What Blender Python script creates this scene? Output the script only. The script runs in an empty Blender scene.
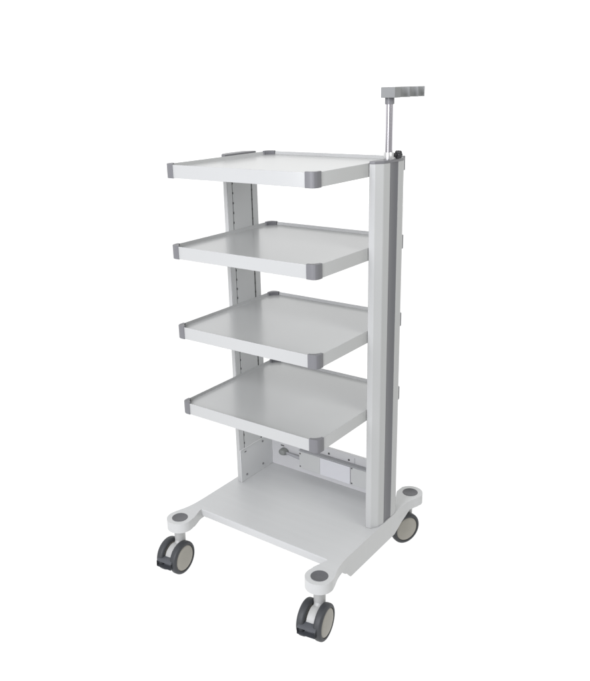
import bpy, bmesh, math
from mathutils import Vector, Matrix

S = bpy.context.scene
COL = S.collection
ZF = 0.0335           # measuring frame -> floor at z = 0

# ------------------------------------------------------------------ materials
def new_mat(name):
    m = bpy.data.materials.new(name); m.use_nodes = True
    nt = m.node_tree
    return m, nt, nt.nodes['Principled BSDF']

def mat(name, col, rough=.5, metal=0., coat=0., var=.04, vscale=3., bump=0., bscale=600., spec=.5, rvar=.0, stretch=None):
    m, nt, b = new_mat(name)
    L = nt.links
    tc = nt.nodes.new('ShaderNodeTexCoord')
    n = nt.nodes.new('ShaderNodeTexNoise'); n.inputs['Scale'].default_value = vscale
    n.inputs['Detail'].default_value = 6.; n.inputs['Roughness'].default_value = .6
    if stretch:
        mp = nt.nodes.new('ShaderNodeMapping'); mp.inputs['Scale'].default_value = stretch
        L.new(tc.outputs['Object'], mp.inputs['Vector']); L.new(mp.outputs['Vector'], n.inputs['Vector'])
    else:
        L.new(tc.outputs['Object'], n.inputs['Vector'])
    r = nt.nodes.new('ShaderNodeValToRGB')
    r.color_ramp.elements[0].position = .3; r.color_ramp.elements[1].position = .7
    r.color_ramp.elements[0].color = (*[c * (1 - var) for c in col], 1)
    r.color_ramp.elements[1].color = (*[min(1, c * (1 + var)) for c in col], 1)
    L.new(n.outputs['Fac'], r.inputs['Fac']); L.new(r.outputs['Color'], b.inputs['Base Color'])
    b.inputs['Roughness'].default_value = rough; b.inputs['Metallic'].default_value = metal
    b.inputs['Coat Weight'].default_value = coat; b.inputs['Coat Roughness'].default_value = .12
    b.inputs['Specular IOR Level'].default_value = spec
    if rvar:
        mr = nt.nodes.new('ShaderNodeMapRange')
        mr.inputs['To Min'].default_value = rough - rvar; mr.inputs['To Max'].default_value = rough + rvar
        L.new(n.outputs['Fac'], mr.inputs['Value']); L.new(mr.outputs['Result'], b.inputs['Roughness'])
    if bump:
        n2 = nt.nodes.new('ShaderNodeTexNoise'); n2.inputs['Scale'].default_value = bscale
        n2.inputs['Detail'].default_value = 2.
        L.new(tc.outputs['Object'], n2.inputs['Vector'])
        bp = nt.nodes.new('ShaderNodeBump'); bp.inputs['Strength'].default_value = bump
        bp.inputs['Distance'].default_value = .0006
        L.new(n2.outputs['Fac'], bp.inputs['Height']); L.new(bp.outputs['Normal'], b.inputs['Normal'])
    return m

M_PAINT = mat('white_powder_coat', (.50, .503, .506), .42, var=.012, bump=.10, bscale=500)
M_TRAY = mat('white_tray_lacquer', (.415, .422, .417), .30, coat=.2, var=.015, bump=.05, bscale=300, rvar=.04)
M_BASE = mat('base_light_grey_paint', (.485, .492, .489), .40, var=.022, bump=.12, bscale=420, stretch=(.6, 14, 1), rvar=.05)
M_COLUMN = mat('column_off_white', (.41, .417, .412), .38, var=.012, bump=.06)
M_INNER = mat('column_liner_grey', (.61, .62, .615), .5, var=.02, bump=.08)
M_PANEL = mat('side_panel_paint', (.66, .67, .668), .45, var=.02, bump=.08)
M_CAP = mat('corner_grey_plastic', (.150, .151, .160), .42, var=.03, bump=.12, bscale=700)
M_STRIP = mat('trim_grey_plastic', (.118, .120, .130), .45, var=.03, bump=.08)
M_LID = mat('duct_lid_grey', (.30, .305, .315), .5, var=.02)
M_PLATE = mat('cover_plate_white', (.56, .565, .585), .4, var=.015)
M_PLATE2 = mat('cover_plate_grey', (.45, .458, .45), .45, var=.02)
M_PAD = mat('plug_grey_plastic', (.095, .097, .103), .55, var=.06, vscale=60, bump=.2, bscale=900)
M_TYRE = mat('tyre_grey_rubber', (.036, .039, .043), .55, var=.06, vscale=20, bump=.15)
M_DISC = mat('wheel_beige_plastic', (.298, .286, .25), .5, var=.05, vscale=25, bump=.08)
M_FORK = mat('caster_grey_plastic', (.44, .445, .435), .45, var=.03, vscale=20)
M_PEDAL = mat('pedal_dark_plastic', (.075, .08, .09), .42, var=.05, vscale=30)
M_BLACK = mat('black_plastic', (.018, .018, .02), .4, var=.08, vscale=40)
M_DARK = mat('slot_shadow_grey', (.06, .06, .06), .7, var=.1, vscale=40)
M_SCREW = mat('screw_steel', (.30, .30, .30), .45, metal=.8, var=.05, vscale=60)
M_CHROME = mat('pole_chrome', (.56, .545, .58), .26, metal=1., var=.01, spec=.5)
M_HOLD = mat('holder_grey_plastic', (.21, .216, .216), .5, var=.03, vscale=10, bump=.1)
M_PLUG = mat('plug_green_grey', (.20, .21, .20), .5, var=.05, vscale=40)

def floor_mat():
    m, nt, b = new_mat('white_glow_floor')
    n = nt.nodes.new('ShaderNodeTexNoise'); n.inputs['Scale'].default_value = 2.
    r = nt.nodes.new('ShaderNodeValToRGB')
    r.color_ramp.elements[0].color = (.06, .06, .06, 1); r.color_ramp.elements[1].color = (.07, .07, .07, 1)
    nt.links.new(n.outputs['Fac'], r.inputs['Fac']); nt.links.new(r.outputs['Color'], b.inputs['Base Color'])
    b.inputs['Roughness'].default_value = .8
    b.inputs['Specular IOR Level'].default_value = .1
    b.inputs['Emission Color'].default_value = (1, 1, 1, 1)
    b.inputs['Emission Strength'].default_value = 1.005  # added glow: keeps the plain floor pure white and drowns the contact shadows
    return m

# ------------------------------------------------------------------ mesh helpers
def link(name, bm, material, parent=None, loc=(0, 0, 0), rot=(0, 0, 0), bevel=0., seg=2, smooth=True, angle=35):
    bmesh.ops.recalc_face_normals(bm, faces=bm.faces)
    me = bpy.data.meshes.new(name); bm.to_mesh(me); bm.free()
    me.materials.append(material)
    o = bpy.data.objects.new(name, me); COL.objects.link(o)
    o.location = loc; o.rotation_euler = rot
    if parent: o.parent = parent
    if smooth:
        for p in me.polygons: p.use_smooth = True
        me.set_sharp_from_angle(angle=math.radians(angle))
    if bevel:
        md = o.modifiers.new('edge', 'BEVEL'); md.width = bevel; md.segments = seg
        md.limit_method = 'ANGLE'; md.angle_limit = math.radians(40); md.harden_normals = True
    return o

def dz(p): return (p[0], p[1], p[2] - ZF)

def prism(bm, pts, z0, z1, top_scale=None):
    lo = [bm.verts.new((x, y, z0)) for x, y in pts]
    hi = [bm.verts.new((x, y, z1)) for x, y in pts]
    n = len(pts)
    bm.faces.new(lo[::-1]); bm.faces.new(hi)
    for i in range(n):
        bm.faces.new((lo[i], lo[(i + 1) % n], hi[(i + 1) % n], hi[i]))
    return lo, hi

def box(bm, x0, x1, y0, y1, z0, z1):
    return prism(bm, [(x0, y0), (x1, y0), (x1, y1), (x0, y1)], z0, z1)

def lathe(bm, prof, axis='z', n=48, center=(0, 0, 0)):
    """closed profile of (radius, along) turned about an axis"""
    rings = []
    for r, h in prof:
        ring = []
        if r < 1e-6:
            p = (0, 0, h); ring = [bm.verts.new(p)]
        else:
            for k in range(n):
                a = 2 * math.pi * k / n
                ring.append(bm.verts.new((r * math.cos(a), r * math.sin(a), h)))
        rings.append(ring)
    vs = [v for ring in rings for v in ring]
    for a, b in zip(rings, rings[1:]):
        for k in range(n):
            k2 = (k + 1) % n
            if len(a) == 1 and len(b) == 1: continue
            if len(a) == 1: bm.faces.new((a[0], b[k], b[k2]))
            elif len(b) == 1: bm.faces.new((a[k], a[k2], b[0]))
            else: bm.faces.new((a[k], a[k2], b[k2], b[k]))
    M = Matrix.Identity(3)
    if axis == 'x': M = Matrix(((0, 0, 1), (0, 1, 0), (-1, 0, 0)))
    if axis == 'y': M = Matrix(((1, 0, 0), (0, 0, 1), (0, -1, 0)))
    for v in vs: v.co = M @ v.co + Vector(center)
    return vs

def tube(bm, path, radii, n=20):
    rings = []
    for i, p in enumerate(path):
        p = Vector(p)
        d = (Vector(path[min(i + 1, len(path) - 1)]) - Vector(path[max(i - 1, 0)])).normalized()
        up = Vector((0, 0, 1)) if abs(d.z) < .9 else Vector((0, 1, 0))
        a = d.cross(up).normalized(); b = d.cross(a)
        r = radii[i] if isinstance(radii, (list, tuple)) else radii
        rings.append([bm.verts.new(p + a * r * math.cos(2 * math.pi * k / n) + b * r * math.sin(2 * math.pi * k / n)) for k in range(n)])
    for a, b in zip(rings, rings[1:]):
        for k in range(n):
            bm.faces.new((a[k], a[(k + 1) % n], b[(k + 1) % n], b[k]))
    bm.faces.new(rings[0]); bm.faces.new(rings[-1][::-1])

def arc(cx, cy, r, a0, a1, n):
    return [(cx + r * math.cos(math.radians(a0 + (a1 - a0) * i / n)), cy + r * math.sin(math.radians(a0 + (a1 - a0) * i / n))) for i in range(n + 1)]

def spline(pts, sub=6):
    out = []
    P = [Vector((*p, 0)) for p in pts]
    for i in range(len(P) - 1):
        p0 = P[max(i - 1, 0)]; p1 = P[i]; p2 = P[i + 1]; p3 = P[min(i + 2, len(P) - 1)]
        for s in range(sub):
            t = s / sub
            q = .5 * ((2 * p1) + (p2 - p0) * t + (2 * p0 - 5 * p1 + 4 * p2 - p3) * t * t + (3 * p1 - p0 - 3 * p2 + p3) * t ** 3)
            out.append((q.x, q.y))
    out.append(pts[-1])
    return out

def mirror_pts(pts): return [(-x, y) for x, y in pts][::-1]

def copy_tree(o, parent):
    c = o.copy(); COL.objects.link(c); c.parent = parent
    for ch in list(o.children):
        copy_tree(ch, c)
    return c

# ------------------------------------------------------------------ the trolley
cart = bpy.data.objects.new('equipment_trolley', None); COL.objects.link(cart)
cart['label'] = 'white four-shelf equipment trolley with grey corner caps, two side columns and swivel casters'
cart['category'] = 'trolley'

ZP = .2136 - ZF            # top of the base
W2 = .25; D = .4640; T = .0364

# ---- base frame
CF = (.2708, -.0304); CB = (.2660, .5205); RB = .0415
XO = .2895; XI = .247; YD = .046
def arm_outline():
    """right arm seen from above, counter-clockwise: front boss, outer edge, rear boss, inner edge"""
    p = []
    p += arc(CF[0], CF[1], RB, 172, 372, 30)                    # round the front boss, ending on its outer side
    p += spline([(.3070, -.006), (.2975, .022), (.2925, .046), (XO, .075), (XO - .001, .12)], 5)
    p += [(XO - .001 - .001 * i / 10, .12 + .026 * i) for i in range(1, 11)]
    p += spline([(XO - .003, .42), (.2885, .452), (.2945, .478), (.3035, .503)], 5)
    p += arc(CB[0], CB[1], RB, -12, 168, 26)
    p += spline([(.2245, .505), (.236, .478), (.2445, .455), (XI, .435)], 5)
    p += [(XI, .06)]
    p += spline([(XI, YD), (.2455, .034), (.238, .012), (.2315, -.008)], 5)
    return p
def clean(p):
    out = []
    for q in p:
        if not out or (Vector(q) - Vector(out[-1])).length > 8e-4: out.append(q)
    if (Vector(out[0]) - Vector(out[-1])).length < 8e-4: out.pop()
    return out
arm = clean(arm_outline())
def outer_x(y):
    best = None
    for (x0, y0), (x1, y1) in zip(arm, arm[1:]):
        if y0 <= y <= y1 and x0 > .27 and x1 > .27:
            return x0 + (x1 - x0) * (y - y0) / max(1e-9, y1 - y0)
    return XO
bm = bmesh.new()
def bevel_top(bm, hi, lo, w, keep):
    hs = set(hi) | set(lo)
    es = [e for e in bm.edges if all(v in hs for v in e.verts) and keep(e)
          and abs(e.verts[0].co.z - e.verts[1].co.z) < 1e-6]
    bmesh.ops.bevel(bm, geom=es, offset=w, segments=3, affect='EDGES', profile=.5)
for s in (1, -1):
    b2 = bmesh.new()
    pts = arm if s == 1 else mirror_pts(arm)
    lo, hi = prism(b2, pts, ZP - .033, ZP)
    bevel_top(b2, hi, lo, .0026, lambda e: not all(abs(abs(v.co.x) - XI) < 2e-4 and v.co.y > YD - .002 for v in e.verts)
              and not (e.verts[0].co.z < ZP - .02 and all(abs(v.co.x) > .27 and .05 < v.co.y < .485 for v in e.verts)))
    # apron: the arm's outer wall carried down, cut away at both ends for the casters
    prof = [(.058, .1806), (.064, .1745), (.071, .1680), (.079, .1625), (.088, .1580), (.0975, .1470), (.1060, .1375), (.1104, .1357), (.16, .1355), (.22, .1355), (.30, .1355),
            (.377, .1355), (.400, .1445), (.425, .1560), (.450, .1665), (.462, .1750), (.470, .1806)]
    zl = ZP - .033
    ring = []
    for y, z in prof:
        x = outer_x(y)
        ring.append([b2.verts.new((s * x, y, zl)), b2.verts.new((s * x, y, min(z - ZF, zl - .0002))),
                     b2.verts.new((s * (x - .004), y, min(z - ZF, zl - .0002))), b2.verts.new((s * (x - .004), y, zl + .002))])
    for A, B in zip(ring, ring[1:]):
        for k in range(3): b2.faces.new((A[k], B[k], B[k + 1], A[k + 1]))
    me = bpy.data.meshes.new('tmp'); bmesh.ops.recalc_face_normals(b2, faces=b2.faces); b2.to_mesh(me); b2.free(); bm.from_mesh(me); bpy.data.meshes.remove(me)
# deck between the arms
b2 = bmesh.new()
lo, hi = box(b2, -XI, XI, YD - .0004, .436, ZP - .0255, ZP)
es = [e for e in b2.edges if all(abs(v.co.y - YD + .0004) < 1e-5 for v in e.verts) and abs(e.verts[0].co.z - e.verts[1].co.z) < 1e-6]
bmesh.ops.bevel(b2, geom=es, offset=.0035, segments=3, affect='EDGES', profile=.5)
me = bpy.data.meshes.new('tmp'); b2.to_mesh(me); b2.free(); bm.from_mesh(me); bpy.data.meshes.remove(me)
base = link('base_frame', bm, M_BASE, cart, angle=40)
wn = base.modifiers.new('normals', 'WEIGHTED_NORMAL'); wn.keep_sharp = True; wn.weight = 100

bm = bmesh.new()
lathe(bm, [(0, -.002), (.0250, -.002), (.0252, .0004), (.0246, .0012), (.0225, .0013), (.0215, .0007), (0, .0007)], n=48)
pad0 = link('bolt_plug', bm, M_PAD, base, loc=(CF[0], CF[1], ZP))
for x, y in ((-CF[0], CF[1]), (CB[0], CB[1]), (-CB[0], CB[1])):
    c = pad0.copy(); COL.objects.link(c); c.parent = base; c.location = (x, y, ZP)

# ---- casters: local x = axle, local +y = from wheel towards the pivot, origin on the floor under the pivot
R = .0540; TW = .0240; SEP = .0262; OFF = -.028
def make_caster():
    top = ZP - .033 + .0005
    bm = bmesh.new()
    # swivel head and neck
    lathe(bm, [(0, top), (.0185, top), (.0185, top - .007), (.0178, top - .009), (.0172, .094), (.0160, .080), (0, .080)], n=40)
    # body between the wheels, leaning back to the axle
    tube(bm, [(0, .002, .108), (0, -.008, .090), (0, OFF * .7, .070), (0, OFF, .055)], [.0138, .0138, .0135, .0130], 24)
    lathe(bm, [(0, -.0132), (.038, -.0132), (.0402, -.0115), (.0402, .0115), (.038, .0132), (0, .0132)], 'x', 48, (0, OFF, R))
    # fender lip over the wheels
    fork = link('caster', bm, M_FORK, cart, angle=32)
    for s in (-1, 1):
        bm = bmesh.new()
        h = TW / 2; c = .008
        prof = [(.0430, -h)] + [(R - c + c * math.sin(math.radians(a)), -h + c - c * math.cos(math.radians(a))) for a in range(0, 91, 15)] \
             + [(R - c + c * math.cos(math.radians(a)), h - c + c * math.sin(math.radians(a))) for a in range(0, 91, 15)] + [(.0430, h), (.0425, h - .003), (.0425, -h + .003), (.0430, -h)]
        lathe(bm, prof, 'x', 72, (s * SEP, OFF, R))
        link('tyre', bm, M_TYRE, fork)
        bm = bmesh.new()
        prof = [(0, h + .0015), (.030, h + .0013), (.0385, h - .0002), (.0412, h - .0016), (.0423, h - .0030), (.0423, -h + .002), (0, -h + .002)]
        prof = [(r, a * s) for r, a in prof]
        lathe(bm, prof, 'x', 64, (s * SEP, OFF, R))
        link('wheel_disc', bm, M_DISC, fork, angle=50)
    # brake pedal: a hood, open at the front, hanging over the tread
    bm = bmesh.new()
    y0, y1 = OFF - .030, OFF - .062
    side = [(y0, .0700), (y1 + .008, .0665), (y1, .0610), (y1 - .001, .0415), (y1 + .010, .0385), (y0, .042)]
    va = [bm.verts.new((-.029, y, z)) for y, z in side]; vb = [bm.verts.new((.027, y, z)) for y, z in side]
    bm.faces.new(va[::-1]); bm.faces.new(vb)
    fr = []
    for i in range(len(side)):
        j = (i + 1) % len(side); f = bm.faces.new((va[i], va[j], vb[j], vb[i])); fr.append(f)
    r = bmesh.ops.inset_region(bm, faces=[fr[2]], thickness=.0035, depth=0)
    f = fr[2]
    for v in f.verts: v.co.y += .020
    link('brake_pedal', bm, M_PEDAL, fork, bevel=.0015, angle=30)
    return fork
cast = make_caster()
def put(c, x, y, ang):
    c.location = (x, y, 0); c.rotation_euler = (0, 0, math.radians(ang))
put(cast, CF[0], CF[1], 9)
for x, y, a in ((-CF[0] - .006, CF[1], 6), (CB[0] - .016, CB[1] + .013, -24), (-CB[0], CB[1], 24)):
    put(copy_tree(cast, cart), x, y, a)

# ---- columns (profile for the right one, u measured outwards from the inner face)
Z0, Z1 = ZP + .0005, 1.3205 - ZF
XC = .2512
def col_profile(g=0.):
    """u (outwards), y: three soft facets at the front, grey trim channel in the outer face, rounded rear edge"""
    p = [(0 if not g else .0004, .2535 - g), (.0140, .2557 - g), (.0158, .2563 - g), (.0175, .2577 - g),
         (.0297 + g * .8, .2750 - g * .7), (.0311 + g * .8, .2773 - g * .6), (.0318 + g * .9, .2805 - g * .5)]
    if not g:
        p += [(.0355, .3040), (.0325, .3042), (.0325, .3482), (.0355, .3484)]
    else:
        p += [(.0355 + g, .3030)]
    p += [(.0355 + g, .3740), (.0332 + g, .3840), (.0260 + g * .5, .3930 + g * .5), (.0120, .3995 + g), (0 if not g else .0004, .4020 + g)]
    if not g:                                       # two slotted channels on the inner face
        for y in (YS2, YS1):
            p += [(0, y + .0016), (.005, y + .0016), (.005, y - .0016), (0, y - .0016)]
    return p
YS1, YS2 = .2790, .3715
columns = []
for s in (1, -1):
    pts = [(s * (XC + u), y) for u, y in col_profile()]
    bm = bmesh.new(); prism(bm, pts, Z0, Z1)
    c = link('column', bm, M_COLUMN, cart, angle=32, bevel=.0007, seg=2)
    wn = c.modifiers.new('normals', 'WEIGHTED_NORMAL'); wn.keep_sharp = True; wn.weight = 80; columns.append(c)
    bm = bmesh.new(); prism(bm, [(s * (XC + u), y) for u, y in col_profile(.0012)], Z1 - .001, Z1 + .0070)
    link('column_cap', bm, M_CAP, c, bevel=.0018, angle=30)
    bm = bmesh.new()
    P = [(.0322, .3044), (.0353, .3044), (.0353, .3060)] + [(.0350 - .0016 * math.sin(math.pi * i / 10), .3060 + .0404 * i / 10) for i in range(1, 10)] + [(.0353, .3464), (.0353, .3480), (.0322, .3480)]
    prism(bm, [(s * (XC + u), y) for u, y in P], Z0 + .0008, Z1 - .0012)
    link('trim_strip', bm, M_STRIP, c, angle=25)
    # inner liner face (slightly greyer sheet) in three vertical strips between the channels
    bm = bmesh.new()
    for y0, y1 in ((.2560, YS1 - .002), (YS1 + .002, YS2 - .002), (YS2 + .002, .4005)):
        box(bm, *sorted((s * (XC + .0003), s * (XC - .0005))), y0, y1, .334 - ZF, Z1 - .003)
    link('liner_sheet', bm, M_INNER, c)
    bm = bmesh.new()
    z = .352 - ZF
    box(bm, *sorted((s * (XC + .0048), s * (XC + .0030))), YS1 - .0012, YS1 + .0012, .336 - ZF, Z1 - .004)
    while z < Z1 - .02:
        box(bm, *sorted((s * (XC + .002), s * (XC - .0012))), YS1 - .0021, YS1 + .0021, z, z + .0065); z += .0305
    link('slot_strip', bm, M_DARK, c)
    bm = bmesh.new()
    box(bm, *sorted((s * (XC + .003), s * (XC - .0011))), YS2 - .0021, YS2 + .0021, .336 - ZF, Z1 - .004)
    z = .352 - ZF
    while z < Z1 - .02:
        box(bm, *sorted((s * (XC + .002), s * (XC - .0013))), YS2 - .0025, YS2 + .0025, z, z + .0065); z += .0305
    link('slot_strip', bm, M_DARK, c)

# ---- shelves: local z = 0 at the rim's top
CH = .011
def shelf_outline(g=0.):
    w = W2 + g; d0, d1 = -g, D + g; c = CH + g * .4
    p = []
    p += [(w - c, d0), (w - c * .35, d0 + c * .35), (w, d0 + c)]
    p += [(w, d1 - c), (w - c * .35, d1 - c * .35), (w - c, d1)]
    p += [(-w + c, d1), (-w + c * .35, d1 - c * .35), (-w, d1 - c)]
    p += [(-w, d0 + c), (-w + c * .35, d0 + c * .35), (-w + c, d0)]
    return p
REC = .0095
def make_shelf():
    bm = bmesh.new()
    lo, hi = prism(bm, shelf_outline(), -T, 0)
    topf = [f for f in bm.faces if all(v in set(hi) for v in f.verts)]
    bmesh.ops.inset_region(bm, faces=topf, thickness=.0032)
    bmesh.ops.inset_region(bm, faces=topf, thickness=.0022)
    for v in topf[0].verts: v.co.z -= REC
    botf = [f for f in bm.faces if all(v in set(lo) for v in f.verts)]
    bmesh.ops.inset_region(bm, faces=botf, thickness=.012)
    bmesh.ops.inset_region(bm, faces=botf, thickness=.001)
    for v in botf[0].verts: v.co.z += .020
    sh = link('shelf', bm, M_TRAY, cart, bevel=.0011, seg=3, angle=30)
    # one corner cap, drawn at the front right corner (corner at the origin, x to the left, y to the rear)
    def cap(sx, sy, cx, cy):
        bm = bmesh.new()
        g = .0016; L = .0285; t = .0072
        P = [(L, -g), (CH + .004, -g)] + [(CH + .004 - g - (CH + .004) * math.sin(math.radians(a)) , CH + .004 - (CH + .004 + g) * math.cos(math.radians(a))) for a in (30, 60)]
        P = [(L, -g), (.0135, -g), (.0075, .0002), (.0030, .0030), (.0002, .0075), (-g, .0135), (-g, L), (t, L), (t, t), (L, t)]
        lo, hi = prism(bm, P, -T - .0010, .0022)
        # gusset across the inside corner, tapering downwards to the tray
        q = t - .002; a0, a1 = .0255, .0290
        def tri(a, k):
            m = (a + q) / 2 - k
            return [(q, q), (a, q), (m + (a - m) * .45, m - (m - q) * .45), (m, m), (m - (m - q) * .45, m + (a - m) * .45), (q, a)]
        T0 = tri(a0, .0015); T1 = tri(a1, .0022)
        vl = [bm.verts.new((x, y, -REC - .001)) for x, y in T0]; vh = [bm.verts.new((x, y, .0017)) for x, y in T1]
        bm.faces.new(vl[::-1]); bm.faces.new(vh)
        for i in range(6): bm.faces.new((vl[i], vl[(i + 1) % 6], vh[(i + 1) % 6], vh[i]))
        for v in bm.verts: v.co.x = cx - sx * v.co.x; v.co.y = cy + sy * v.co.y
        return link('corner_cap', bm, M_CAP, sh, bevel=.0010, seg=2, angle=20)
    cap(1, 1, W2, 0); cap(-1, 1, -W2, 0); cap(1, -1, W2, D); cap(-1, -1, -W2, D)
    return sh
sh0 = make_shelf()
HS = (1.3224, 1.0953, .8555, .6125)
sh0.location = (0, 0, HS[0] - ZF)
for k in (1, 2, 3):
    copy_tree(sh0, cart).location = (0, 0, HS[k] - ZF)

# ---- lower compartment: side panels, back panel, cable duct
def screw(parent, loc, axis, r=.0036, m=M_SCREW):
    bm = bmesh.new()
    if axis == 'x': lathe(bm, [(0, -.002), (r, -.002), (r, .0009), (r * .7, .0016), (0, .0016)], 'x', 20)
    else:           lathe(bm, [(0, .002), (r, .002), (r, -.0009), (r * .7, -.0016), (0, -.0016)], 'y', 20)
    return link('screw', bm, m, parent, loc=loc)
for s in (1, -1):
    xi = .2486 if s < 0 else .2504
    bm = bmesh.new(); box(bm, *sorted((s * .2508, s * xi)), .2537, .4302, ZP + .0004, .3350 - ZF)
    # folded top lip
    box(bm, *sorted((s * .2508, s * (xi - (.002 if s < 0 else 0)))), .2539, .4300, .3352 - ZF, .3372 - ZF)
    p = link('side_panel', bm, M_PANEL, cart, bevel=.0004)
    for y, z in ((.2829, .2334), (.3736, .2356), (.3762, .3229)):
        screw(p, (s * xi, y, z - ZF), 'x' , .0042).scale = (s * -1, 1, 1)
    bm = bmesh.new(); box(bm, *sorted((s * (xi + .0003), s * (xi - .0004))), .2755, .2850, .3205 - ZF, .3240 - ZF)
    link('slot', bm, M_DARK, p)

bm = bmesh.new()
box(bm, -.2503, .2503, .4304, .4334, ZP + .0004, .3405 - ZF)
box(bm, -.2503, .2503, .4336, .4420, .3385 - ZF, .3405 - ZF)
back = link('back_panel', bm, M_PAINT, cart, bevel=.0008)
for x, z in ((-.0013, .3209), (.0796, .3204), (.19, .3204)):
    screw(back, (x, .4299, z - ZF), 'y', .0036, M_DARK)
bm = bmesh.new(); box(bm, .1020, .1030, .4294, .4301, .3110 - ZF, .3330 - ZF); link('seam', bm, M_LID, back)
bm = bmesh.new(); box(bm, -.2080, -.1940, .4293, .4302, .2950 - ZF, .2985 - ZF); link('slot', bm, M_DARK, back)

bm = bmesh.new(); box(bm, -.1140, .2462, .4125, .4298, .2420 - ZF, .3085 - ZF)
duct = link('cable_duct', bm, M_PAINT, cart, bevel=.0012)
bm = bmesh.new(); box(bm, -.1150, .2464, .4090, .4296, .3087 - ZF, .3120 - ZF)
link('duct_lid', bm, M_LID, duct, bevel=.0010)
for x0, x1, y, m in ((-.1138, -.0262, .4104, M_PLATE2), (-.0250, .0972, .4088, M_PLATE), (.1000, .2460, .4104, M_PLATE2)):
    bm = bmesh.new(); box(bm, x0, x1, y, .4124, .2425 - ZF, .3072 - ZF)
    link('cover_plate', bm, m, duct, bevel=.0008)
for x, z, y in ((-.1095, .2984, .4104), (-.1095, .2495, .4104), (.1030, .3040, .4104), (.1030, .2480, .4104)):
    screw(duct, (x, y, z - ZF), 'y', .0027, M_DARK)

bm = bmesh.new()
lathe(bm, [(0, -.020), (.006, -.0195), (.0125, -.017), (.0155, -.012), (.0165, -.004), (.0165, .004), (0, .004)], 'y', 32)
plug = link('cable_plug', bm, M_PLUG, cart, loc=(-.1905, .4260, .2790 - ZF)); plug.scale = (1, 1, .72)
bm = bmesh.new()
tube(bm, [(-.1800, .4200, .2790 - ZF), (-.160, .4195, .2775 - ZF), (-.135, .4190, .2760 - ZF), (-.1142, .4190, .2755 - ZF)], [.0040, .0050, .0060, .0068], 18)
cb = link('cable_sleeve', bm, M_LID, plug); cb.matrix_parent_inverse = (Matrix.Translation(plug.location) @ Matrix.Diagonal((1, 1, .72, 1))).inverted()

# ---- endoscope holder on its chromed pole
PX, PY = .2715, .3205
zt = Z1 + .0072
bm = bmesh.new(); lathe(bm, [(0, zt - .001), (.0098, zt - .001), (.0098, 1.4790 - ZF), (0, 1.4790 - ZF)], n=96)
pole = link('holder_pole', bm, M_CHROME, cart, loc=(PX, PY, 0))
bm = bmesh.new(); lathe(bm, [(0, zt), (.0138, zt), (.0140, zt + .002), (.0140, zt + .0165), (.0130, zt + .0185), (.0101, zt + .0190), (.0101, zt + .001)], n=40)
link('collar', bm, mat('collar_satin_steel', (.66, .66, .66), .32, metal=.85), pole)
bm = bmesh.new(); lathe(bm, [(0, 1.4690 - ZF), (.0125, 1.4690 - ZF), (.0125, 1.4868 - ZF), (0, 1.4868 - ZF)], n=36)
link('socket', bm, M_CAP, pole, bevel=.001)
# clamp knob: stem and lobed head
d = Vector((.45, .89, 0)).normalized()
bm = bmesh.new()
tube(bm, [d * .012 + Vector((0, 0, zt + .010)), d * .026 + Vector((0, 0, zt + .010))], .0055, 16)
a = Vector((-d.y, d.x, 0)); zc = zt + .0105
n = 48; rings = []
for off, k in ((.024, .80), (.0265, 1.), (.036, 1.), (.0390, .80), (.0395, 0.)):
    if k == 0: rings.append([bm.verts.new(d * off + Vector((0, 0, zc)))]); continue
    ring = []
    for i in range(n):
        t = 2 * math.pi * i / n; r = .0106 * k * (1 + .10 * math.cos(6 * t))
        ring.append(bm.verts.new(d * off + a * r * math.cos(t) + Vector((0, 0, zc + r * math.sin(t)))))
    rings.append(ring)
bm.faces.new(rings[0])
for A, B in zip(rings, rings[1:]):
    for i in range(n):
        j = (i + 1) % n
        if len(B) == 1: bm.faces.new((A[i], A[j], B[0]))
        else: bm.faces.new((A[i], A[j], B[j], B[i]))
link('clamp_knob', bm, M_BLACK, pole, angle=40)
# holder head: bar with three round notches on its outer side
hx0, hx1, hy0, hy1 = -.0110, .0302, -.0280, .1400
P = [(hx0, hy0), (hx1, hy0)]
y = hy0 + .031
for c, r in ((.0285, .0235), (.0800, .0225), (.1225, .0175)):
    P += [(hx1 - math.sin(math.radians(t)) * r * .92, c - math.cos(math.radians(t)) * r) for t in range(0, 181, 15)]
P += [(hx1, hy1), (hx0, hy1)]
bm = bmesh.new(); prism(bm, P, 1.4855 - ZF, 1.5118 - ZF)
link('holder_head', bm, M_HOLD, pole, bevel=.0016, seg=3, angle=25)

# ------------------------------------------------------------------ the setting
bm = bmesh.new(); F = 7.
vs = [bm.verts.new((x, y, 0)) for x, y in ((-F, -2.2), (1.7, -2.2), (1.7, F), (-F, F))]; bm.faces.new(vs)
fl = link('floor', bm, floor_mat(), smooth=False); fl['kind'] = 'structure'

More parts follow.
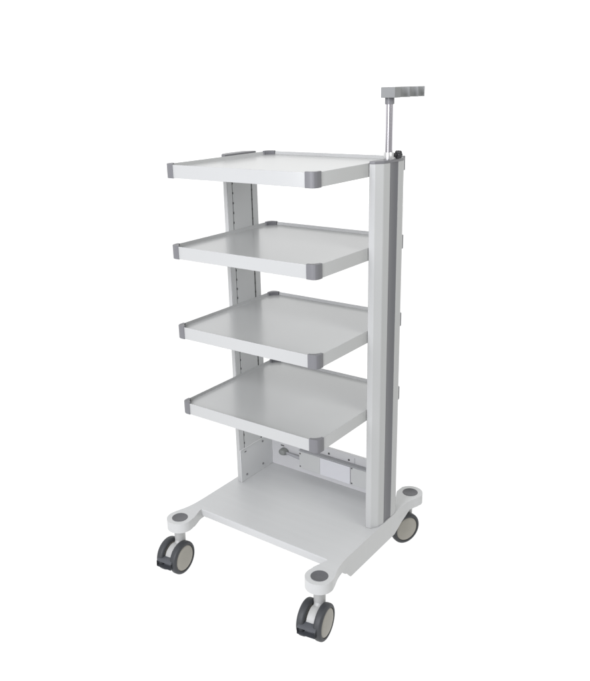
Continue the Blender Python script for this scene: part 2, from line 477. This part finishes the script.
# ------------------------------------------------------------------ light
w = bpy.data.worlds.new('World'); S.world = w; w.use_nodes = True
nt = w.node_tree; bg = nt.nodes['Background']; L = nt.links
tc = nt.nodes.new('ShaderNodeTexCoord')
dot = nt.nodes.new('ShaderNodeVectorMath'); dot.operation = 'DOT_PRODUCT'
dot.inputs[1].default_value = Vector((-.66, .75, .0)).normalized()
L.new(tc.outputs['Generated'], dot.inputs[0])
ramp = nt.nodes.new('ShaderNodeValToRGB'); cr = ramp.color_ramp
cr.elements[0].position = 0.; cr.elements[0].color = (.30, .30, .305, 1)
cr.elements[1].position = .78; cr.elements[1].color = (1., 1., 1., 1)
e = cr.elements.new(.40); e.color = (.40, .40, .40, 1)
mr = nt.nodes.new('ShaderNodeMapRange'); mr.inputs['From Min'].default_value = -1; mr.inputs['From Max'].default_value = 1
L.new(dot.outputs['Value'], mr.inputs['Value']); L.new(mr.outputs['Result'], ramp.inputs['Fac'])
L.new(ramp.outputs['Color'], bg.inputs['Color']); bg.inputs['Strength'].default_value = 1.3

def area(name, loc, target, size, power, col, spread=180):
    l = bpy.data.lights.new(name, 'AREA'); l.shape = 'RECTANGLE'; l.size = size[0]; l.size_y = size[1]
    l.energy = power; l.color = col
    l.spread = math.radians(spread)
    o = bpy.data.objects.new(name, l); COL.objects.link(o); o.location = loc
    o.rotation_euler = (Vector(target) - Vector(loc)).to_track_quat('-Z', 'Y').to_euler()
    return o
area('front_softbox', (.30, -2.5, 1.95), (0, .1, 1.15), (1.0, 1.9), 44, (.945, .945, 1.), 115)

area('side_softbox', (1.8, 0., 2.0), (.2, .2, 1.1), (.8, .8), 12, (1., 1., .97))

# ------------------------------------------------------------------ camera (fitted to the photograph)
yaw, pitch, roll, f = -.6347, -.3272, -.0221, 754.4738
dv = Vector((math.cos(pitch) * math.sin(yaw), math.cos(pitch) * math.cos(yaw), math.sin(pitch)))
r0 = Vector((math.cos(yaw), -math.sin(yaw), 0)); u0 = r0.cross(dv)
rv = math.cos(roll) * r0 + math.sin(roll) * u0; uv = -math.sin(roll) * r0 + math.cos(roll) * u0
cd = bpy.data.cameras.new('camera'); cam = bpy.data.objects.new('camera', cd); COL.objects.link(cam)
m3 = Matrix((rv, uv, -dv)).transposed()
cam.matrix_world = Matrix.Translation((1.2919, -1.508, 1.5235 - ZF)) @ m3.to_4x4()
cd.sensor_fit = 'VERTICAL'; cd.sensor_height = 36.; cd.lens = f * 36 / 681
cd.clip_start = .05; cd.clip_end = 200
S.camera = cam
S.cycles.use_denoising = True
S.cycles.sample_clamp_direct = 3.; S.cycles.sample_clamp_indirect = 3.
S.view_settings.view_transform = 'Standard'; S.view_settings.look = 'None'
S.view_settings.exposure = 0; S.view_settings.gamma = 1
